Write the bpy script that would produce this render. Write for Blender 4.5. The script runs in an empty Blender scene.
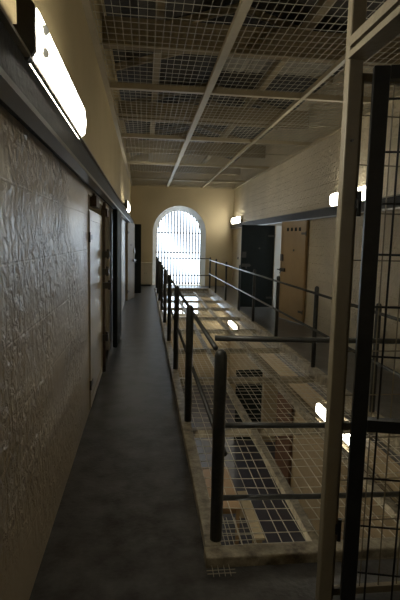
import bpy, math, random
from mathutils import Matrix, Vector
random.seed(7)
scene = bpy.context.scene
COL = scene.collection
PI = math.pi

# ------------------------------------------------------------------ helpers
class MB:
    """collects boxes, prisms and tubes, then links them as ONE mesh object"""
    def __init__(s): s.v = []; s.f = []; s.m = []
    def quadbox(s, p, m=0):
        n = len(s.v); s.v += [tuple(q) for q in p]
        for f in ((0,3,2,1),(4,5,6,7),(0,1,5,4),(1,2,6,5),(2,3,7,6),(3,0,4,7)):
            s.f.append(tuple(n+i for i in f)); s.m.append(m)
    def box(s, x0,x1,y0,y1,z0,z1, m=0):
        s.quadbox([(x0,y0,z0),(x1,y0,z0),(x1,y1,z0),(x0,y1,z0),(x0,y0,z1),(x1,y0,z1),(x1,y1,z1),(x0,y1,z1)], m)
    def prism(s, poly, a, b, axis='y', m=0):
        """poly of 2-D points extruded along an axis from a to b"""
        def P(u,w,t):
            return {'y':(u,t,w),'x':(t,u,w),'z':(u,w,t)}[axis]
        n=len(s.v); k=len(poly)
        s.v += [P(u,w,a) for u,w in poly]+[P(u,w,b) for u,w in poly]
        s.f.append(tuple(n+i for i in range(k))); s.m.append(m)
        s.f.append(tuple(n+k+i for i in reversed(range(k)))); s.m.append(m)
        for i in range(k):
            j=(i+1)%k
            s.f.append((n+i,n+k+i,n+k+j,n+j)); s.m.append(m)
    def tube(s, pts, r, n=6, m=0, dome=False):
        pts=[Vector(p) for p in pts]; base=len(s.v)
        rs=[r]*len(pts)
        if dome:
            d=(pts[-1]-pts[-2]).normalized(); e=pts[-1]
            for t in (35,60,78,88):
                a=math.radians(t); pts.append(e+d*r*math.sin(a)); rs.append(r*math.cos(a))
        k=len(pts)
        for i,p in enumerate(pts):
            d=(pts[min(i+1,k-1)]-pts[max(i-1,0)]).normalized()
            u=d.cross(Vector((0,0,1)))
            if u.length<1e-3: u=Vector((1,0,0))
            u.normalize(); w=d.cross(u)
            for q in range(n):
                a=2*PI*(q+.5)/n
                s.v.append(tuple(p+(u*math.cos(a)+w*math.sin(a))*rs[i]))
        for i in range(k-1):
            for q in range(n):
                q2=(q+1)%n
                s.f.append((base+i*n+q,base+(i+1)*n+q,base+(i+1)*n+q2,base+i*n+q2)); s.m.append(m)
        s.f.append(tuple(base+q for q in range(n))); s.m.append(m)
        s.f.append(tuple(base+(k-1)*n+q for q in reversed(range(n)))); s.m.append(m)
    def build(s, name, mats, parent=None, org=(0,0,0), bevel=0, smooth=False, weld=False):
        me=bpy.data.meshes.new(name)
        ox,oy,oz=org
        me.from_pydata([(x-ox,y-oy,z-oz) for x,y,z in s.v],[],s.f)
        if not isinstance(mats,(list,tuple)): mats=[mats]
        for q in mats: me.materials.append(q)
        for i,p in enumerate(me.polygons):
            p.material_index=s.m[i]
            if smooth: p.use_smooth=True
        import bmesh
        bm=bmesh.new(); bm.from_mesh(me)
        bmesh.ops.recalc_face_normals(bm,faces=bm.faces); bm.to_mesh(me); bm.free()
        me.update()
        o=bpy.data.objects.new(name,me); COL.objects.link(o)
        if parent: o.parent=parent
        if bevel:
            b=o.modifiers.new('edge','BEVEL'); b.width=bevel; b.segments=2; b.limit_method='ANGLE'
        return o

def tag(o,label=None,cat=None,group=None,kind=None):
    if label: o['label']=label
    if cat: o['category']=cat
    if group: o['group']=group
    if kind: o['kind']=kind
    return o
def thing(name,loc,label,cat,rz=0,group=None,kind=None):
    o=bpy.data.objects.new(name,None); COL.objects.link(o)
    o.location=loc; o.rotation_euler=(0,0,rz); o.empty_display_size=.1
    return tag(o,label,cat,group,kind)
def dup(o,parent=None,loc=None,rz=None):
    c=o.copy(); COL.objects.link(c)
    if parent is not None: c.parent=parent
    if loc is not None: c.location=loc
    if rz is not None: c.rotation_euler=(0,0,rz)
    for ch in list(o.children): dup(ch,c)
    return c
def one(mb,name,mats,label=None,cat=None,kind=None,org=None,**k):
    """a top-level thing that is one mesh, origin at org"""
    o=mb.build(name,mats,org=org or (0,0,0),**k)
    if org: o.location=org
    return tag(o,label,cat,kind=kind)

# ------------------------------------------------------------------ materials
def mat(name,col,rough=.6,metal=0,dirt=None,dscale=4,damt=.6,bump=0,bscale=20,spec=.5,rvar=0,stretch=None):
    m=bpy.data.materials.new(name); m.use_nodes=True
    nt=m.node_tree; b=nt.nodes['Principled BSDF']; L=nt.links
    b.inputs['Base Color'].default_value=(*col,1); b.inputs['Roughness'].default_value=rough
    b.inputs['Metallic'].default_value=metal; b.inputs['Specular IOR Level'].default_value=spec
    tc=nt.nodes.new('ShaderNodeTexCoord'); src=tc.outputs['Object']
    if stretch:
        mp=nt.nodes.new('ShaderNodeMapping'); mp.inputs['Scale'].default_value=stretch
        L.new(src,mp.inputs['Vector']); src=mp.outputs['Vector']
    if dirt:
        n=nt.nodes.new('ShaderNodeTexNoise'); n.inputs['Scale'].default_value=dscale; n.inputs['Detail'].default_value=7
        n.inputs['Roughness'].default_value=.65; L.new(src,n.inputs['Vector'])
        r=nt.nodes.new('ShaderNodeValToRGB'); r.color_ramp.elements[0].position=.5-.18; r.color_ramp.elements[1].position=.5+.2
        r.color_ramp.elements[0].color=(0,0,0,1); r.color_ramp.elements[1].color=(damt,damt,damt,1)
        L.new(n.outputs['Fac'],r.inputs['Fac'])
        x=nt.nodes.new('ShaderNodeMix'); x.data_type='RGBA'
        x.inputs['A'].default_value=(*col,1); x.inputs['B'].default_value=(*dirt,1)
        L.new(r.outputs['Color'],x.inputs['Factor']); L.new(x.outputs['Result'],b.inputs['Base Color'])
        if rvar:
            mr=nt.nodes.new('ShaderNodeMapRange'); mr.inputs['To Min'].default_value=rough-rvar; mr.inputs['To Max'].default_value=rough+rvar
            L.new(n.outputs['Fac'],mr.inputs['Value']); L.new(mr.outputs['Result'],b.inputs['Roughness'])
    if bump:
        n2=nt.nodes.new('ShaderNodeTexNoise'); n2.inputs['Scale'].default_value=bscale; n2.inputs['Detail'].default_value=4
        L.new(src,n2.inputs['Vector'])
        bp=nt.nodes.new('ShaderNodeBump'); bp.inputs['Strength'].default_value=bump; bp.inputs['Distance'].default_value=.02
        L.new(n2.outputs['Fac'],bp.inputs['Height']); L.new(bp.outputs['Normal'],b.inputs['Normal'])
    return m

def wall_mat(name,col,col2,rough,bw,bh,mortar,brick_b,noise_b,nscale,nstretch=(1,1,1),axis='y',coat=0,dist=.012):
    """painted masonry: coursed blocks under thick brushed paint"""
    m=bpy.data.materials.new(name); m.use_nodes=True
    nt=m.node_tree; b=nt.nodes['Principled BSDF']; L=nt.links
    b.inputs['Roughness'].default_value=rough
    tc=nt.nodes.new('ShaderNodeTexCoord'); sp=nt.nodes.new('ShaderNodeSeparateXYZ'); L.new(tc.outputs['Object'],sp.inputs[0])
    cb=nt.nodes.new('ShaderNodeCombineXYZ'); L.new(sp.outputs['Y' if axis=='y' else 'X'],cb.inputs['X']); L.new(sp.outputs['Z'],cb.inputs['Y'])
    br=nt.nodes.new('ShaderNodeTexBrick'); L.new(cb.outputs[0],br.inputs['Vector'])
    br.inputs['Scale'].default_value=1; br.inputs['Brick Width'].default_value=bw; br.inputs['Row Height'].default_value=bh
    br.inputs['Mortar Size'].default_value=mortar; br.inputs['Mortar Smooth'].default_value=.6
    br.inputs['Color1'].default_value=(1,1,1,1); br.inputs['Color2'].default_value=(.8,.8,.8,1); br.inputs['Mortar'].default_value=(0,0,0,1)
    mp=nt.nodes.new('ShaderNodeMapping'); mp.inputs['Scale'].default_value=nstretch; L.new(tc.outputs['Object'],mp.inputs['Vector'])
    n=nt.nodes.new('ShaderNodeTexNoise'); n.inputs['Scale'].default_value=nscale; n.inputs['Detail'].default_value=5; n.inputs['Roughness'].default_value=.55
    n.inputs['Distortion'].default_value=.6
    L.new(mp.outputs['Vector'],n.inputs['Vector'])
    b1=nt.nodes.new('ShaderNodeBump'); b1.inputs['Strength'].default_value=brick_b; b1.inputs['Distance'].default_value=.008
    L.new(br.outputs['Color'],b1.inputs['Height'])
    b2=nt.nodes.new('ShaderNodeBump'); b2.inputs['Strength'].default_value=noise_b; b2.inputs['Distance'].default_value=dist
    if coat:
        pn=nt.nodes.new('ShaderNodeTexNoise'); pn.inputs['Scale'].default_value=1.1; pn.inputs['Detail'].default_value=2; L.new(tc.outputs['Object'],pn.inputs['Vector'])
        pr=nt.nodes.new('ShaderNodeMapRange'); pr.inputs['From Min'].default_value=.38; pr.inputs['From Max'].default_value=.62
        pr.inputs['To Min'].default_value=.12; pr.inputs['To Max'].default_value=noise_b; L.new(pn.outputs['Fac'],pr.inputs['Value'])
        L.new(pr.outputs['Result'],b2.inputs['Strength']); L.new(b2.outputs['Normal'],b.inputs['Coat Normal'])
    L.new(n.outputs['Fac'],b2.inputs['Height']); L.new(b1.outputs['Normal'],b2.inputs['Normal'])
    L.new(b2.outputs['Normal'],b.inputs['Normal'])
    d=nt.nodes.new('ShaderNodeTexNoise'); d.inputs['Scale'].default_value=1.3; d.inputs['Detail'].default_value=6; L.new(tc.outputs['Object'],d.inputs['Vector'])
    x=nt.nodes.new('ShaderNodeMix'); x.data_type='RGBA'; x.inputs['A'].default_value=(*col,1); x.inputs['B'].default_value=(*col2,1)
    r=nt.nodes.new('ShaderNodeValToRGB'); r.color_ramp.elements[0].position=.35; r.color_ramp.elements[1].position=.7
    L.new(d.outputs['Fac'],r.inputs['Fac']); L.new(r.outputs['Color'],x.inputs['Factor']); L.new(x.outputs['Result'],b.inputs['Base Color'])
    if coat: b.inputs['Coat Weight'].default_value=coat; b.inputs['Coat Roughness'].default_value=.2
    return m

def emit(name,col,s):
    m=bpy.data.materials.new(name); m.use_nodes=True
    b=m.node_tree.nodes['Principled BSDF']; b.inputs['Base Color'].default_value=(.8,.8,.78,1)
    b.inputs['Emission Color'].default_value=(*col,1); b.inputs['Emission Strength'].default_value=s
    return m

M={}
M['wl_low']=wall_mat('gloss_cream_masonry',(.56,.46,.31),(.48,.385,.255),.34,.62,.30,.006,.35,1.0,15,(1,1.25,.9),coat=.45,dist=.06)
M['wl_up']=wall_mat('matt_ochre_plaster',(.54,.43,.235),(.48,.38,.20),.7,.62,.30,.004,.1,.35,22)
M['wr']=wall_mat('whitewashed_brick',(.70,.60,.42),(.60,.51,.35),.5,.46,.155,.012,1.0,1.0,16,dist=.05)
M['wb']=wall_mat('ochre_end_plaster',(.60,.50,.32),(.54,.45,.28),.7,.6,.3,.004,.1,.3,18,axis='x')
M['reveal']=mat('white_reveal_paint',(.80,.78,.72),.6,bump=.2,bscale=12)
M['floor']=mat('dark_screed',(.036,.032,.027),.33,dirt=(.20,.195,.19),dscale=4.5,damt=.75,bump=.12,bscale=45,rvar=.12)
M['low_floor']=mat('polished_lower_floor',(.045,.045,.062),.36,dirt=(.09,.085,.09),dscale=1.5,bump=.05,bscale=6)
M['soffit']=mat('cream_soffit',(.42,.36,.25),.7)
M['low_wall']=wall_mat('lower_cream_brick',(.54,.43,.27),(.47,.37,.22),.5,.46,.155,.010,.7,.4,14,dist=.012)
M['dark_steel']=mat('worn_dark_green_paint',(.022,.024,.022),.42,dirt=(.075,.07,.055),dscale=22,damt=.5,bump=.2,bscale=60)
M['rail']=mat('dark_painted_tube',(.05,.052,.05),.33,dirt=(.12,.115,.10),dscale=25,damt=.5)
M['black_steel']=mat('black_gate_paint',(.008,.009,.010),.38,dirt=(.03,.03,.03),dscale=18,damt=.4,bump=.1,bscale=50)
M['cream_steel']=mat('chipped_cream_paint',(.52,.45,.31),.5,dirt=(.07,.055,.04),dscale=13,damt=.9,bump=.35,bscale=40)
M['post_steel']=mat('cream_post_paint',(.27,.23,.155),.48,dirt=(.17,.13,.08),dscale=9,damt=.4,bump=.15,bscale=40)
M['wire']=mat('galvanised_wire',(.58,.54,.43),.5,metal=.25)
M['dark_wire']=mat('black_wire',(.012,.012,.013),.4)
M['ceil_bar']=mat('cream_ceiling_bar',(.50,.43,.29),.55,dirt=(.36,.29,.18),dscale=8,damt=.5)
M['ceil_wire']=mat('ceiling_wire',(.52,.48,.38),.5,metal=.2)
M['roof']=mat('old_roof_boards',(.05,.045,.036),.8,dirt=(.11,.095,.075),dscale=3,bump=.3,bscale=9,stretch=(1,6,1))
M['sheet']=mat('pale_roof_sheet',(.32,.29,.235),.7,dirt=(.17,.15,.11),dscale=5)
M['timber']=mat('roof_timber',(.34,.27,.16),.75,dirt=(.22,.17,.10),dscale=5,bump=.2,bscale=12,stretch=(.5,4,4))
M['channel']=mat('scuffed_black_channel',(.011,.010,.009),.55,metal=.0,dirt=(.08,.07,.058),dscale=30,damt=.35,bump=.15,bscale=35,spec=.2)
M['lip']=mat('bare_steel_lip',(.16,.155,.14),.3,metal=.7)
M['buff_door']=mat('buff_gloss_door',(.36,.29,.19),.5,dirt=(.28,.22,.14),dscale=3,damt=.6)
M['tan_door']=mat('tan_gloss_door',(.40,.28,.145),.35,dirt=(.30,.20,.10),dscale=3,damt=.6,bump=.1,bscale=14)
M['pale_door']=mat('cream_gloss_door',(.50,.42,.29),.30,dirt=(.42,.34,.22),dscale=3,damt=.6,bump=.22,bscale=16)
M['dark_door']=mat('bottle_green_door',(.010,.014,.012),.62,dirt=(.022,.026,.023),dscale=8,damt=.5,bump=.15,bscale=14,spec=.25)
M['rust']=mat('rusty_iron',(.10,.055,.03),.6,dirt=(.20,.15,.09),dscale=30,bump=.3,bscale=60)
M['iron']=mat('worn_bolt_iron',(.11,.10,.09),.35,metal=.7)
M['tray']=mat('lamp_tray_grey',(.075,.07,.06),.5,dirt=(.14,.12,.08),dscale=20)
M['socket']=mat('lamp_socket_grey',(.30,.29,.26),.5)
M['tube']=emit('lit_diffuser',(1.0,.95,.80),7.0)
M['cell']=mat('cell_limewash',(.62,.60,.55),.7)
M['brown_door']=mat('red_brown_door',(.17,.085,.045),.5,dirt=(.11,.06,.03),dscale=5)
M['wood']=mat('tan_table_wood',(.37,.24,.115),.5,dirt=(.28,.17,.08),dscale=6,stretch=(8,1,1))
M['pale_wood']=mat('pale_bench_wood',(.48,.39,.24),.6,dirt=(.32,.24,.13),dscale=8)
M['cream']=mat('cream_cupboard',(.70,.62,.48),.5,dirt=(.60,.53,.40),dscale=4)
M['bars']=mat('window_bar_iron',(.07,.07,.07),.5)

# ------------------------------------------------------------------ plan (metres, camera stands at x=0, y=0)
XL,XR=-.50,3.12           # corridor walls
YB,YF=-5.0,17.0           # wall behind the viewer, end wall
VX0,VX1,VY0,VY1=.33,2.14,2.18,15.6   # the open well
ZC=3.46                   # ceiling grille
ZL=-3.67                  # lower floor
ZR=5.0

def pierced(mb,x0,x1,y0,y1,z0,z1,holes,m=0):
    ys=sorted({y0,y1}|{h[0] for h in holes}|{h[1] for h in holes})
    for a,b in zip(ys,ys[1:]):
        hs=[h for h in holes if h[0]<=a+1e-6 and h[1]>=b-1e-6]
        if not hs: mb.box(x0,x1,a,b,z0,z1,m); continue
        h=hs[0]
        if h[2]>z0: mb.box(x0,x1,a,b,z0,h[2],m)
        if h[3]<z1: mb.box(x0,x1,a,b,h[3],z1,m)

S='structure'
# floors of the gallery: two walks and two landings round the well
mb=MB()
mb.box(XL-.4,VX0,YB-.3,YF,-.24,0); mb.box(VX1,XR+.4,YB-.3,YF,-.24,0)
mb.box(VX0,VX1,YB-.3,VY0,-.24,0); mb.box(VX0,VX1,VY1,YF,-.24,0)
for p in range(len(mb.f)):
    if p%6==0: mb.m[p]=1
one(mb,'floor',[M['floor'],M['soffit']],'dark grey screed floor of the gallery walks around the open well','floor',S)
mb=MB(); mb.box(XL-.4,XR+.4,YB-.3,YF+.3,ZL-.2,ZL)
one(mb,'floor_lower',M['low_floor'],'shiny dark floor of the storey below, seen through the floor mesh','floor',S)

# side walls
L1=(4.36,6.95,0,2.02); L2=(13.35,14.25,0,2.05)
R1=(9.2,11.40,0,2.02)
mb=MB()
pierced(mb,XL-.38,XL,YB-.3,YF+.5,-.24,2.12,[(a,b,-.0,d) for a,b,c,d in (L1,L2)],0)
mb.box(XL-.38,XL,YB-.3,YF+.5,2.12,ZR,1)
one(mb,'wall_left',[M['wl_low'],M['wl_up']],'left wall, glossy cream masonry below and ochre plaster above','wall',S)
mb=MB()
pierced(mb,XR,XR+.38,YB-.3,YF+.5,-.24,ZR,[R1])
one(mb,'wall_right',M['wr'],'right wall of whitewashed brick beyond the well','wall',S)
mb=MB(); mb.box(XL-.38,XR+.38,YB-.3,YB,0,ZR)
one(mb,'wall_front',M['wl_up'],'plain plaster wall behind the viewer','wall',S)
# lower storey walls
LR1=(10.2,11.9,ZL,-1.72)
mb=MB(); pierced(mb,XR,XR+.38,YB-.3,YF+.5,ZL,-.24,[LR1])
one(mb,'wall_lower_right',M['low_wall'],'cream brick wall of the storey below on the right','wall',S)
mb=MB(); mb.box(XL-.38,XL,YB-.3,YF+.5,ZL,-.24)
one(mb,'wall_lower_left',M['low_wall'],'cream brick wall of the storey below on the left','wall',S)
mb=MB(); mb.box(XL-.38,XR+.38,YB-.3,YB,ZL,-.24)
one(mb,'wall_lower_front',M['low_wall'],'near end wall of the storey below','wall',S)

# end wall with the arch
AX,AR,AZ=1.205,.935,1.86
def arch_wall(mb,y0,y1,x0,x1,z1,ax,ar,az,m=0,n=28):
    mb.box(x0,ax-ar,y0,y1,-.0,z1,m); mb.box(ax+ar,x1,y0,y1,-.0,z1,m)
    pts=[(ax-ar*math.cos(PI*i/n),az+ar*math.sin(PI*i/n)) for i in range(n+1)]
    for (xa,za),(xb,zb) in zip(pts,pts[1:]):
        mb.quadbox([(xa,y0,za),(xb,y0,zb),(xb,y1,zb),(xa,y1,za),(xa,y0,z1),(xb,y0,z1),(xb,y1,z1),(xa,y1,z1)],m)
mb=MB(); arch_wall(mb,YF,YF+.45,XL-.02,XR+.02,ZR,AX,AR,AZ)
mb.box(XL-.02,XR+.02,YF,YF+.45,-.24,0)
one(mb,'wall_back',M['wb'],'ochre plaster end wall pierced by the bright arch','wall',S)
# lower part of the end wall: a wide fanlight above timber doors
mb=MB()
mb.box(XL,.15,YF,YF+.45,ZL,-.24); mb.box(2.0,XR,YF,YF+.45,ZL,-.24); mb.box(.15,2.0,YF,YF+.45,ZL,-1.12)
one(mb,'wall_lower_back',M['low_wall'],'end wall of the storey below under the wide bright fanlight','wall',S)
wn=thing('window_2',(1.07,YF+.2,-1.1),'wide bright fanlight of the storey below, seen through the far floor mesh','window',kind=S)
mb=MB(); mb.box(.15,2.0,YF+.15,YF+.25,-1.12,-1.04); mb.box(.15,2.0,YF+.15,YF+.25,-.32,-.24)
for x in (.15,.75,1.35,1.93): mb.box(x,x+.06,YF+.16,YF+.24,-1.04,-.32)
mb.build('window_frame',M['reveal'],wn,org=wn.location)

# arch surround and grille
mb=MB(); n=28
w1=thing('window_1',(AX,YF+.3,0),'tall arched barred window glaring white at the end of the gallery','window',kind=S)
ri=AR-.165
sec=[(AR,YF+.004),(AR,YF+.38),(ri,YF+.38),(ri,YF+.31)]
def rp(i):
    if i==0: return [(AX+r,y,0) for r,y in sec]
    if i==n+2: return [(AX-r,y,0) for r,y in sec]
    c,q=math.cos(PI*(i-1)/n),math.sin(PI*(i-1)/n)
    return [(AX+r*c,y,AZ+r*q) for r,y in sec]
for i in range(n+2):
    A,B=rp(i),rp(i+1); mb.quadbox(A+B)
mb.build('window_surround',M['reveal'],w1,org=w1.location)
for k in range(14):
    x=AX-ri+2*ri*(k+.5)/14
    top=AZ+math.sqrt(max(ri*ri-(x-AX)**2,0))
    mb=MB(); mb.tube([(x,YF+.345,0.01),(x,YF+.345,top+.01)],.027,8)
    mb.build('bar',M['bars'],w1,org=w1.location)
for z in (.06,1.16,AZ):
    mb=MB(); mb.box(AX-ri-.01,AX+ri+.01,YF+.338,YF+.352,z-.018,z+.018)
    mb.build('cross_bar',M['bars'],w1,org=w1.location)
mb=MB(); mb.box(XL,XR,YF-.012,YF,2.97,3.0)
one(mb,'trim_1',M['wb'],'thin ochre moulding line across the end wall above the arch','trim',S)

# cells behind the open doorways
mb=MB()
def cell(mb,x0,x1,y0,y1,z0,z1,wallside,hole=None):
    t=.1
    mb.box(x0,x1,y0-t,y0,z0,z1); mb.box(x0,x1,y1,y1+t,z0,z1)
    mb.box(x0,x1,y0-t,y1+t,z1,z1+t); mb.box(x0,x1,y0-t,y1+t,z0-t,z0)
    xo=(x1,x1+t) if wallside>0 else (x0-t,x0)
    if hole: pierced(mb,xo[0],xo[1],y0-t,y1+t,z0-t,z1+t,[hole])
    else: mb.box(xo[0],xo[1],y0-t,y1+t,z0-t,z1+t)
cell(mb,XR+.38,XR+3.0,9.0,12.0,0,2.8,1,(9.6,11.6,1.2,2.5))
one(mb,'wall_cell_right',M['cell'],'limewashed cell inside the right hand doorway','wall',S)
mb=MB(); cell(mb,XL-2.9,XL-.38,4.1,7.6,0,2.8,-1,(5.6,6.2,1.7,2.2))
one(mb,'wall_cell_left',M['cell'],'limewashed cell inside the near left doorway','wall',S)
mb=MB(); cell(mb,XL-2.9,XL-.38,12.7,15.0,0,2.8,-1,(13.4,14.3,1.6,2.2))
one(mb,'wall_cell_left_far',M['cell'],'limewashed cell inside the far left doorway','wall',S)
mb=MB(); cell(mb,XR+.38,XR+2.6,10.0,12.4,ZL,-1.3,1)
one(mb,'wall_cell_lower',M['cell'],'dark cell of the storey below on the right','wall',S)

# ------------------------------------------------------------------ roof above the grille
mb=MB()
xm=(XL+XR)/2
mb.quadbox([(XL-.4,YB-.3,4.25),(xm,YB-.3,4.95),(xm,YF+.5,4.95),(XL-.4,YF+.5,4.25),(XL-.4,YB-.3,4.32),(xm,YB-.3,5.02),(xm,YF+.5,5.02),(XL-.4,YF+.5,4.32)])
mb.quadbox([(xm,YB-.3,4.95),(XR+.4,YB-.3,4.25),(XR+.4,YF+.5,4.25),(xm,YF+.5,4.95),(xm,YB-.3,5.02),(XR+.4,YB-.3,4.32),(XR+.4,YF+.5,4.32),(xm,YF+.5,5.02)])
one(mb,'ceiling',M['roof'],'dark boarded roof underside above the wire grille','ceiling',S)
def slope(x): return 4.95-.7*abs(x-xm)/(xm-XL+.4)
for y in (-4.3,-.9,2.5,5.95,9.35,12.75,16.1):
    mb=MB(); mb.box(XL,XR,y-.06,y+.06,3.80,4.11)
    one(mb,'roof_beam',M['timber'],None,None,S,org=(xm,y,3.80))
beams=[o for o in COL.objects if o.name.startswith('roof_beam')]
for o,w in zip(beams,('far behind the viewer','above the viewer','over the near post','second from the viewer and broadest in view','above the middle of the well','third before the end wall','just before the end wall')):
    tag(o,'deep brown roof beam crossing above the grille, '+w,'beam')
# purlins, rafters and the pale sheets under the boards
for x,z,w in ((.15,4.15,'left of the ridge'),(1.95,4.15,'right of the ridge')):
    mb=MB(); mb.box(x-.05,x+.05,YB,YF,z,z+.12)
    one(mb,'roof_purlin_beam',M['timber'],'long purlin running the length of the roof, '+w,'beam',S,org=(x,YB,z))
for i,y in enumerate((3.6,4.8,7.1,8.2,10.5,11.6,13.9,15.0)):
    mb=MB()
    for s in (-1,1):
        xa=XL if s<0 else XR
        za,zb=slope(xa)-.10,4.82
        mb.quadbox([(xa,y-.03,za),(xm,y-.03,zb),(xm,y+.03,zb),(xa,y+.03,za),(xa,y-.03,za+.1),(xm,y-.03,zb+.1),(xm,y+.03,zb+.1),(xa,y+.03,za+.1)])
    one(mb,'rafter_beam',M['timber'],'pair of thin rafters meeting above the grille, %s from the viewer'%('first second third fourth fifth sixth seventh last'.split()[i]),'rafter',S,org=(xm,y,4.3))
for i,(x0,x1,y0,y1,z,w) in enumerate(((.0,1.05,9.9,11.4,4.24,'left of the ridge bar'),(1.25,2.3,9.9,11.2,4.28,'right of the ridge bar'),(.2,1.6,13.0,14.6,4.24,'near the end wall'),(1.2,2.9,6.6,8.0,4.3,'nearest, above the well'))):
    mb=MB(); k=int((x1-x0)/.07)
    pts=[(x0+j*.07,z+(.02 if j%2 else 0)) for j in range(k+1)]
    mb.prism(pts+[(x,q+.008) for x,q in reversed(pts)],y0,y1,'y')
    one(mb,'roof_sheet',M['sheet'],'pale corrugated sheet lying over the roof beams, '+w,'roof sheet',None,org=(x0,y0,z))
    tag(COL.objects[-1],group='pale sheets above the grille')

# ------------------------------------------------------------------ ceiling grille
cg=thing('ceiling_grille',(xm,YB,ZC),'cream framed wire mesh grille stretched below the roof','grille')
def wires(mb,x0,x1,y0,y1,z,dx,dy,r,sag=0,jit=.004,skipx=(),n=4):
    kx=max(1,round((x1-x0)/dx)); ky=max(1,round((y1-y0)/dy))
    seg=max(2,int((y1-y0)/.5))
    ph=random.random()*6
    def zz(x,y):
        u=(x-x0)/(x1-x0); t=(y-y0)/(y1-y0)
        return z-sag*4*u*(1-u)*(.6+.4*math.sin(t*PI*3+ph))*min(1,4*t*(1-t)+.2)
    for i in range(1,kx):
        x=x0+(x1-x0)*i/kx; o=random.uniform(-jit,jit)
        mb.tube([(x+o+random.uniform(-jit,jit)*.6,y0+(y1-y0)*j/seg,zz(x,y0+(y1-y0)*j/seg)+r) for j in range(seg+1)],r,n)
    sx=max(2,int((x1-x0)/.16))
    for i in range(1,ky):
        y=y0+(y1-y0)*i/ky+random.uniform(-jit,jit)
        mb.tube([(x0+(x1-x0)*j/sx,y+random.uniform(-jit,jit)*.5,zz(x0+(x1-x0)*j/sx,y)-r) for j in range(sx+1)],r,n)
cy=[YB,-2.6,.3,3.25,6.22,9.05,12.1,15.05,YF]
for i,y in enumerate(cy):
    mb=MB(); mb.box(XL,XR,y-.035 if i else y,y+.035 if i<len(cy)-1 else y,ZC-.04,ZC+.03)
    mb.build('cross_bar',M['ceil_bar'],cg,org=cg.location)
for x in (XL+.03,.76,1.97,XR-.03):
    w={.76:.04,1.97:.024}.get(x,.03)
    mb=MB(); mb.box(x-w,x+w,YB,YF,ZC-.05,ZC-.005); mb.build('long_bar',M['ceil_bar'],cg,org=cg.location)
for y0,y1 in zip(cy,cy[1:]):
    mb=MB(); wires(mb,XL,XR,y0,y1,ZC+.012,.072,.135,.0027 if y1<7 else .0036,sag=.012)
    mb.build('wire_mesh',M['ceil_wire'],cg,org=cg.location)
for y in (5.15,7.9,10.6):
    mb=MB(); mb.tube([(XL,y,ZC+.07),(XR,y,ZC+.05)],.011,6); mb.build('tie_rod',M['ceil_bar'],cg,org=cg.location)

# ------------------------------------------------------------------ grating over the well
fg=thing('well_grating',(1.2,VY0,-.08),'cream framed wire mesh grating covering the open well between the walks','grating')
O=fg.location
xb=[4.02,5.58,7.15,8.72,10.2,11.65,13.1,14.55]
for x0,x1 in ((VX0-.01,VX0+.072),(VX1-.06,VX1+.02)):
    mb=MB(); mb.box(x0,x1,VY0+.075,VY1-.06,-.12,.055); mb.build('edge_beam',M['cream_steel'],fg,org=O,bevel=.006)
mb=MB(); mb.box(VX0-.02,VX1+.02,VY0-.02,VY0+.075,-.12,.055); mb.build('end_beam',M['cream_steel'],fg,org=O,bevel=.008)
mb=MB(); mb.box(VX0-.02,VX1+.02,VY1-.06,VY1+.02,-.12,.055); mb.build('end_beam',M['cream_steel'],fg,org=O,bevel=.006)
for y in xb:
    mb=MB(); mb.box(VX0+.07,VX1-.05,y-.035,y+.035,-.11,-.04); mb.build('cross_beam',M['cream_steel'],fg,org=O)
for x in (.965,1.58):
    mb=MB(); mb.box(x-.028,x+.028,VY0+.07,VY1-.05,-.10,-.045); mb.build('long_beam',M['cream_steel'],fg,org=O)
ys=[VY0+.06]+xb+[VY1-.05]
for y0,y1 in zip(ys,ys[1:]):
    mb=MB(); wires(mb,VX0+.06,VX1-.05,y0,y1,-.03,.075,.125,.0028,sag=.035,jit=.011)
    mb.build('wire_mesh',M['wire'],fg,org=O)
mb=MB(); wires(mb,VX0+.07,.66,VY0+.06,2.62,-.022,.042,.055,.0022); mb.build('mesh_patch',M['wire'],fg,org=O)
mb=MB(); wires(mb,VX0-.02,VX0+.12,VY0-.10,VY0-.02,.012,.03,.025,.0022,jit=.002); mb.build('mesh_offcut',M['wire'],fg,org=O)

# ------------------------------------------------------------------ railings
def post_mb(h,r=.032):
    m=MB(); m.tube([(0,0,.0),(0,0,h-r)],r,14,dome=True); return m
def railing(name,x,ys,label,rails,side,zb=.056,r=.032,h=1.01):
    t=thing(name,(x,ys[0],zb),label,'railing')
    p0=None
    for y in ys:
        if p0 is None: p0=post_mb(h,r).build('post',M['dark_steel'],t,smooth=False)
        else:
            p=p0.copy(); COL.objects.link(p); p.parent=t; p.location=(0,y-ys[0],0)
    for p in p0.data.polygons: p.use_smooth=len(p.vertices)==4 and abs(p.normal.z)<.99
    for z,ya,yb in rails:
        m=MB(); m.tube([(x+side,ya,z),(x+side,yb,z)],.0155,10); m.build('rail',M['rail'],t,org=t.location,smooth=True)
    return t
yl=[2.31,3.97,5.66,7.3,8.95,10.6,12.25,13.9,15.45]
tl=railing('gallery_railing',.38,yl,'long dark railing on the left edge of the well with a round topped near post',
        [(.985,2.70,15.45),(.52,2.31,15.45)],.032)
te=thing('end_railing',(1.25,2.655,.056),'three short dark rails crossing the near end of the well to the cream post','railing')
for z,xa in ((1.052,.40),(.535,.448),(.085,.448)):
    m=MB(); m.tube([(xa,2.655,z),(.93,2.655,z-.012),(2.06,2.655,z-.03)],.0165,10); m.build('rail',M['rail'],te,org=te.location,smooth=True)
yr=[2.72,4.1,5.69,7.42,9.1,10.55,12.35,14.15,15.5]
tr=railing('gallery_railing',2.11,yr,'long dark railing on the right edge of the well, in front of the cell doors',
        [(.99,2.72,15.45),(.54,2.72,15.45)],-.028,r=.027,h=1.02)
tf=thing('gallery_railing',(1.2,15.6,.03),'short dark rails closing the far end of the well in front of the arch','railing')
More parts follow.
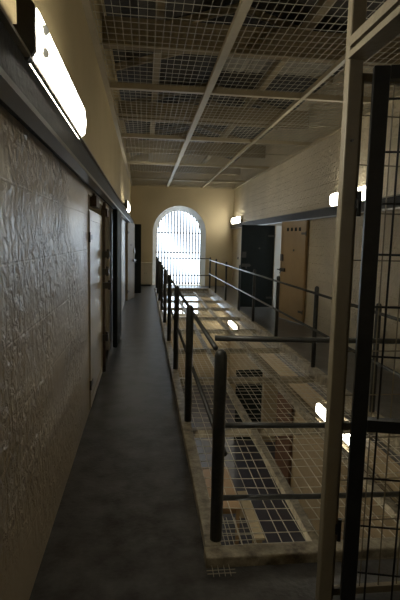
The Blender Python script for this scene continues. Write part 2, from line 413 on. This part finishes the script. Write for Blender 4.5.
for z in (1.02,.47):
    m=MB(); m.tube([(.36,15.60,z),(2.13,15.60,z)],.0155,10); m.build('rail',M['rail'],tf,org=tf.location,smooth=True)

# ------------------------------------------------------------------ cream post with lintel, the screen and the black gate
PX,PY=.797,1.88
gf=thing('steel_post',(PX,PY,0),'tall cream steel post rising from floor to grille beside the open black gate','post')
mb=MB(); mb.box(PX-.026,PX+.032,PY-.024,PY+.024,0,ZC-.05)
mb.build('post_shaft',M['post_steel'],gf,org=gf.location,bevel=.006)
for z in (2.0,2.9,3.2):
    mb=MB(); mb.tube([(PX,PY-.034,z),(PX,PY-.022,z)],.006,8); mb.build('bolt_head',M['iron'],gf,org=gf.location)
for z in (.37,1.76):
    mb=MB(); mb.box(PX+.032,PX+.052,PY-.028,PY-.008,z-.018,z+.018); mb.tube([(PX+.048,PY-.022,z-.05),(PX+.048,PY-.022,z+.05)],.009,8)
    mb.build('hinge_lug',M['black_steel'],gf,org=gf.location)
mb=MB(); x0,x1=PX-.034,PX+.042; zl=2.30
mb.box(x0,x1,YB,PY-.025,zl,zl+.012); mb.box(x0,x0+.008,YB,PY-.025,zl+.012,zl+.024); mb.box(x1-.01,x1,YB,PY-.025,zl+.012,zl+.08); mb.box(x0+.004,x1-.01,YB,PY-.025,zl+.045,zl+.08)
one(mb,'lintel_bar',M['post_steel'],'cream steel channel running overhead from the cream post towards the viewer','lintel',org=(PX,PY,zl))

sy=PY+.027
sc=thing('mesh_screen',(.86,sy,0),'fixed pale wire mesh screen standing behind the black gate','mesh screen')
so=sc.location
sx0=PX+.045
mb=MB()
for z in (.02,.80,2.24): mb.box(sx0,2.0,sy,sy+.025,z,z+.032)
mb.box(1.97,2.0,sy,sy+.025,0,2.27); mb.box(sx0,sx0+.016,sy,sy+.025,0,2.27)
mb.build('frame',M['post_steel'],sc,org=so)
mb=MB()
for i in range(1,13):
    x=sx0+i*.089-.035; mb.tube([(x,sy+.01,.04),(x+.004,sy+.01,2.25)],.0032,6)
for i in range(0,11):
    z=.175+i*.194
    if z<2.23 and abs(z-.815)>.03: mb.tube([(sx0+.01,sy+.016,z),(1.98,sy+.016,z)],.0028,6)
mb.build('wire_mesh',M['post_steel'],sc,org=so)

GA=math.radians(-14)
gt=thing('metal_gate',(PX+.062,PY-.045,.0),'black steel gate with wide wire mesh, standing open beside the cream post','gate',rz=GA)
W,Hh=.98,2.27
mb=MB()
mb.box(0,.060,-.018,.014,0,Hh); mb.build('stile',M['black_steel'],gt,bevel=.003)
mb=MB(); mb.box(W-.07,W,-.02,.018,0,Hh); mb.build('stile',M['black_steel'],gt,bevel=.003)
mb=MB(); mb.box(.060,W-.07,-.02,.018,Hh-.05,Hh); mb.build('top_rail',M['black_steel'],gt)
mb=MB(); mb.box(.060,W-.07,-.02,.018,.0,.06); mb.build('bottom_rail',M['black_steel'],gt)
mb=MB(); mb.box(.060,W-.07,-.022,.02,.835,.885); mb.build('middle_rail',M['black_steel'],gt)
mb=MB()
for i in range(8): mb.tube([(.10+i*.112,0,.05),(.112+i*.112,0,Hh-.03)],.0044,6)
for z in (2.155,1.957,1.76,1.56,1.35,1.145,.62,.405,.19): mb.tube([(.065,.008,z),(W-.06,.008,z)],.0044,6)
mb.build('wire_mesh',M['dark_wire'],gt)
mb=MB(); mb.box(W-.09,W+.03,-.045,-.02,1.05,1.09); mb.tube([(W-.05,-.05,1.04),(W-.05,-.05,1.13)],.012,8)
mb.build('slide_bolt',M['iron'],gt)

# ------------------------------------------------------------------ channels along the walls
def channel(x,side,z0,z1,label):
    t=thing('wall_channel',(x,YB,z0),label,'channel')
    m=MB(); a,b=sorted((x,x+side*.10)); m.box(a,b,YB,YF,z0+.022,z1); m.build('channel_body',M['channel'],t,org=t.location)
    m=MB(); e=x+side*.10; a,b=sorted((x+side*.02,e+side*.02)); m.box(a,b,YB,YF,z1,z1+.012); m.build('upper_lip',M['post_steel'],t,org=t.location)
    m=MB(); a,b=sorted((x+side*.045,e+side*.012)); m.box(a,b,YB,YF,z0,z0+.022); m.build('lower_lip',M['lip'],t,org=t.location)
    return t
channel(XL,1,2.03,2.19,'scuffed black steel channel running along the left wall under the lamps')
channel(XR,-1,2.03,2.19,'dark steel channel running along the right brick wall above the cell doors')
channel(XR,-1,-1.62,-1.46,'dark steel channel along the right wall of the storey below, under the lower lamp')

# ------------------------------------------------------------------ fluorescent lamps (local: faces +x, runs along y)
def lamp(label):
    t=thing('fluorescent_lamp',(0,0,0),label,'wall lamp')
    Ln=1.40
    m=MB(); m.box(.074,.086,0,Ln,-.100,.100); m.build('tray',M['tray'],t,bevel=.004)
    prof=[(.086,-.095),(.105,-.095),(.137,-.065),(.145,0),(.137,.075),(.11,.10),(.086,.10)]
    m=MB(); k=len(prof)
    rings=[(.015,.92,.97),(.05,1,1),(Ln-.10,1,1),(Ln-.01,.55,.72)]
    for y,s,w2 in rings: m.v += [(.086+(u-.086)*s,y,w*w2) for u,w in prof]
    for i in range(len(rings)-1):
        for q in range(k): m.f.append((i*k+q,i*k+(q+1)%k,(i+1)*k+(q+1)%k,(i+1)*k+q)); m.m.append(0)
    m.f.append(tuple(range(k))); m.m.append(0); m.f.append(tuple(3*k+q for q in reversed(range(k)))); m.m.append(0)
    m.build('diffuser',M['tube'],t)
    m=MB(); m.prism([(.080,-.105),(.11,-.105),(.135,-.07),(.135,.07),(.115,.10),(.080,.10)],-.012,.012,'y'); m.build('end_cap',M['tray'],t)
    for z in (-.04,.035):
        m=MB(); m.tube([(.12,.115,z),(.148,.095,z)],.017,18); m.build('lamp_socket',M['socket'],t)
    for y in (.05,1.2):
        m=MB(); m.box(0,.074,y,y+.05,-.03,.03); m.build('wall_bracket',M['rust'],t)
    return t
la=lamp('lit fluorescent lamp on the left wall, by far the largest and nearest'); la.location=(XL,1.74,2.285)
for x,y,z,rz,lab in ((XL,10.3,2.31,0,'small distant fluorescent lamp high on the left wall before the far door'),
                     (XR,7.68,2.30,PI,'lit fluorescent lamp on the right brick wall, partly behind the cream post'),
                     (XR,16.75,2.30,PI,'small distant fluorescent lamp on the right wall beside the end wall'),
                     (XR,7.80,-1.26,PI,'lit fluorescent lamp of the storey below, glowing up through the floor mesh'),
                     (XR,-2.2,2.31,PI,'unseen fluorescent lamp added for light on the right wall behind the viewer'),  # added out of view to brighten the near end
                     (XL,1.74,-1.26,0,'unseen fluorescent lamp added to light the storey below, on its near left wall'),  # extra lamp, unseen, put in to lift the lower storey
                     (XL,10.3,-1.26,0,'unseen fluorescent lamp added to light the storey below, on its far left wall'),  # unseen too, added for more light on the lower floor and wall
                     (XR,16.75,-1.26,PI,'unseen fluorescent lamp added to light the storey below, beside its end wall')):  # added lamp hidden from view, brightens the far lower storey
    c=dup(la,None,(x,y,z),rz); c['label']=lab

# ------------------------------------------------------------------ cell doors (local: hinge at origin, leaf along +x, outer face -y)
def door(name,w,h,t,m,label,loc,rz,bolt=True,vent=False,hinges=True,face=1):
    d=thing(name,loc,label,'cell door',rz=rz,kind=S)
    q=MB(); q.box(0,w,-t/2,t/2,.015,h); q.build('door_leaf',m,d,bevel=.006)
    q=MB(); f=.006
    for s in (-1,1):
        y0,y1=sorted((s*t/2,s*(t/2+f)))
        for x0,x1,z0,z1 in ((0.01,.07,.03,h-.02),(w-.07,w-.01,.03,h-.02),(.07,w-.07,.03,.11),(.07,w-.07,h-.10,h-.02)): q.box(x0,x1,y0,y1,z0,z1)
    q.build('edge_plate',m,d)
    if hinges:
        for z in (.25,h-.25):
            q=MB(); q.tube([(.004,-t/2-.004,z-.045),(.004,-t/2-.004,z+.045)],.009,8); q.box(0,.16,-t/2-.011,-t/2-.006,z-.022,z+.022)
            q.build('hinge',M['iron'],d)
    if bolt:
        q=MB(); q.box(w-.22,w-.03,-t/2-.03,-t/2-.006,1.0,1.07); q.tube([(w-.24,-t/2-.034,1.035),(w+.05,-t/2-.034,1.035)],.013,8)
        q.tube([(w-.12,-t/2-.034,1.035),(w-.12,-t/2-.075,.96)],.010,8); q.build('slide_bolt',M['iron'],d)
        q=MB(); q.box(w-.12,w-.03,-t/2-.024,-t/2-.006,1.22,1.36); q.build('lock_case',M['iron'],d)
        q=MB(); q.tube([(w*.45,-t/2-.004,1.45),(w*.45,-t/2-.012,1.45)],.022,12); q.build('peephole',M['iron'],d)
    if vent:
        q=MB()
        for i in range(4): q.box(w*.2+i*w*.16,w*.2+i*w*.16+.07,-t/2-.010,-t/2-.004,h-.20,h-.13)
        q.build('vent',M['dark_door'],d)
    if face<0:
        for c in d.children:
            for v in c.data.vertices: v.co.y=-v.co.y
            c.data.flip_normals()
    return d
H=PI/2
# near left: a broad leaf almost flush with the wall, and a dark one folded back on the far side
d1=door('door_1',1.24,1.86,.05,M['pale_door'],'broad cream cell door with iron latches on the near left wall',(XL-.018,4.39,0),H,bolt=False)
q=MB(); q.box(.30,.62,-.06,-.0,1.90,2.0); q.box(.40,.44,-.035,-.0,2.0,2.03); q.build('hanger_block',M['rust'],d1)
q=MB(); q.box(1.42,1.62,-.075,.0,1.86,1.95); q.box(1.50,1.53,-.05,-.0,1.95,2.03); q.build('hanger_block',M['rust'],d1)
q=MB(); q.tube([(1.275,-.045,.03),(1.275,-.045,1.92)],.020,10); q.build('locking_bar',M['rust'],d1,smooth=True)
for z,w in ((.45,.05),(1.06,.09),(1.22,.06),(1.42,.07)):
    q=MB(); q.box(1.235,1.315,-.045-w,-.028,z-.035,z+.035); q.tube([(1.275,-.045-w*.7,z-.05),(1.275,-.045-w*.7,z+.06)],.016,8); q.build('latch',M['iron'],d1)
door('door_2',.92,2.02,.055,M['dark_door'],'dark green door folded back flat on the left wall past the near cream door',(XL+.075,7.0,0),H-math.radians(1),bolt=False,hinges=False)
door('door_3',.80,2.02,.05,M['buff_door'],'buff door ajar on the far left beside its dark inner door',(XL+.04,12.45,0),H-math.radians(11),hinges=True)
door('door_4',.38,2.04,.055,M['dark_door'],'narrow dark door standing out from the far left wall, nearest the cupboard',(XL+.03,14.2,0),H-math.radians(68),bolt=False,hinges=False)
# right: dark leaf square to the wall, tan leaf ajar
door('door_5',.81,2.0,.055,M['dark_door'],'dark green cell door open square to the right wall, beside the tan door',(XR-.004,11.46,.0),PI,bolt=True,face=-1)
door('door_6',.96,2.03,.055,M['tan_door'],'tan cell door ajar on the right wall with vent slots at the top',(XR-.035,8.97,0),H+math.radians(13),bolt=True,vent=True,face=-1)
# storey below, right
door('door_7',.70,1.95,.055,M['dark_door'],'black door standing open in the storey below, seen through the mesh',(XR-.03,12.0,ZL),PI,bolt=False)
door('door_8',.75,1.95,.055,M['brown_door'],'reddish brown door ajar in the storey below, seen through the mesh',(XR-.04,9.35,ZL),H+math.radians(7),bolt=True,face=-1)
# white frames of the doorways
for nm,(ya,yb,z0,z1),xa,xb,lab in (('trim_2',L1,XL-.34,XL-.002,'painted frame of the near left doorway'),('trim_3',L2,XL-.34,XL-.002,'white painted frame of the far left doorway'),('trim_4',R1,XR+.002,XR+.34,'white painted frame of the right doorway')):
    mb=MB(); mb.box(xa,xb,ya,ya+.03,z0,z1); mb.box(xa,xb,yb-.03,yb,z0,z1); mb.box(xa,xb,ya,yb,z1-.03,z1)
    one(mb,nm,M['reveal'] if nm!='trim_2' else M['pale_door'],lab,'door frame',S)

# small bell push on the far right wall
mb=MB(); mb.box(XR-.02,XR+.004,15.9,15.98,1.0,1.09); mb.tube([(XR-.02,15.94,1.045),(XR-.032,15.94,1.045)],.018,10)
one(mb,'bell_push',M['iron'],'small dark bell push on the far right wall below the lamp','bell push',org=(XR,15.94,1.0))

# ------------------------------------------------------------------ furniture
cu=thing('cupboard',(.03,16.80,0),'low cream cupboard standing against the end wall left of the arch','cupboard')
mb=MB(); mb.box(-.20,.20,-.17,.18,.06,.78); mb.build('body',M['cream'],cu,bevel=.004)
mb=MB(); mb.box(-.18,.18,-.14,.17,0,.06); mb.build('plinth',M['dark_steel'],cu)
mb=MB(); mb.box(-.225,.225,-.20,.19,.78,.81); mb.build('top',M['cream'],cu,bevel=.004)
for x0,x1,xk in ((-.195,-.004,-.03),(.004,.195,.03)):
    mb=MB(); mb.box(x0,x1,-.186,-.17,.08,.76); dd=mb.build('door',M['cream'],cu)
    mb=MB(); mb.tube([(xk,-.186,.45),(xk,-.205,.45)],.010,8); mb.build('knob',M['iron'],dd)

tb=thing('table',(1.28,8.3,ZL),'tan wooden table on the lower floor, glimpsed below the near mesh','table')
mb=MB(); mb.box(-.40,.40,-.75,.75,.73,.77); mb.build('tabletop',M['wood'],tb,bevel=.005)
mb=MB(); mb.box(-.34,.34,-.69,.69,.63,.73); mb.build('apron',M['wood'],tb)
l0=None
for x in (-.34,.34):
    for y in (-.69,.69):
        if l0 is None:
            mb=MB(); mb.box(-.03,.03,-.03,.03,0,.73); l0=mb.build('leg',M['wood'],tb); l0.location=(x,y,0)
        else:
            l=l0.copy(); COL.objects.link(l); l.location=(x,y,0)
bn=thing('bench',(1.90,7.9,ZL),'narrow pale bench on the lower floor beside the tan table','bench')
mb=MB(); mb.box(-.09,.09,-.75,.75,.42,.46); mb.build('seat',M['pale_wood'],bn)
for y in (-.6,.6):
    mb=MB(); mb.box(-.08,.08,y-.025,y+.025,0,.42); mb.build('leg',M['pale_wood'],bn)

# ------------------------------------------------------------------ daylight
w=bpy.data.worlds.new('sky'); scene.world=w; w.use_nodes=True
bg=w.node_tree.nodes['Background']; bg.inputs['Color'].default_value=(.72,.86,1.0,1); bg.inputs['Strength'].default_value=2.25
def portal(name,loc,rot,sx,sy):
    l=bpy.data.lights.new(name,'AREA'); l.shape='RECTANGLE'; l.size=sx; l.size_y=sy; l.cycles.is_portal=True
    o=bpy.data.objects.new(name,l); COL.objects.link(o); o.location=loc; o.rotation_euler=rot
portal('arch_daylight',(AX,YF+.5,1.4),(-PI/2,0,0),2*AR,2.85)
portal('fanlight_daylight',(1.07,YF+.5,-.68),(-PI/2,0,0),1.9,.95)

# ------------------------------------------------------------------ camera
f=480.0; cx,cyy=200.0,300.0
Y=Vector((145-cx,-(239.5-cyy),-f)).normalized()
a=115-cx; b=(f*Y[2]-a*Y[0])/Y[1]
Z=-Vector((a,b,-f)).normalized(); X=Y.cross(Z)
cam=bpy.data.cameras.new('camera'); co=bpy.data.objects.new('camera',cam); COL.objects.link(co)
cam.sensor_fit='VERTICAL'; cam.sensor_height=36; cam.lens=f/600*36; cam.clip_start=.05; cam.clip_end=200
mw=Matrix.Identity(4)
for r,ax in enumerate((X,Y,Z)):
    for c in range(3): mw[r][c]=ax[c]
mw.translation=(0,0,1.6); co.matrix_world=mw
scene.camera=co
vs=scene.view_settings; vs.view_transform='Standard'; vs.look='None'; vs.gamma=1; vs.use_curve_mapping=False
vs.exposure=1.55
scene.cycles.use_denoising=True
scene.cycles.max_bounces=10; scene.cycles.diffuse_bounces=6; scene.cycles.sample_clamp_indirect=6
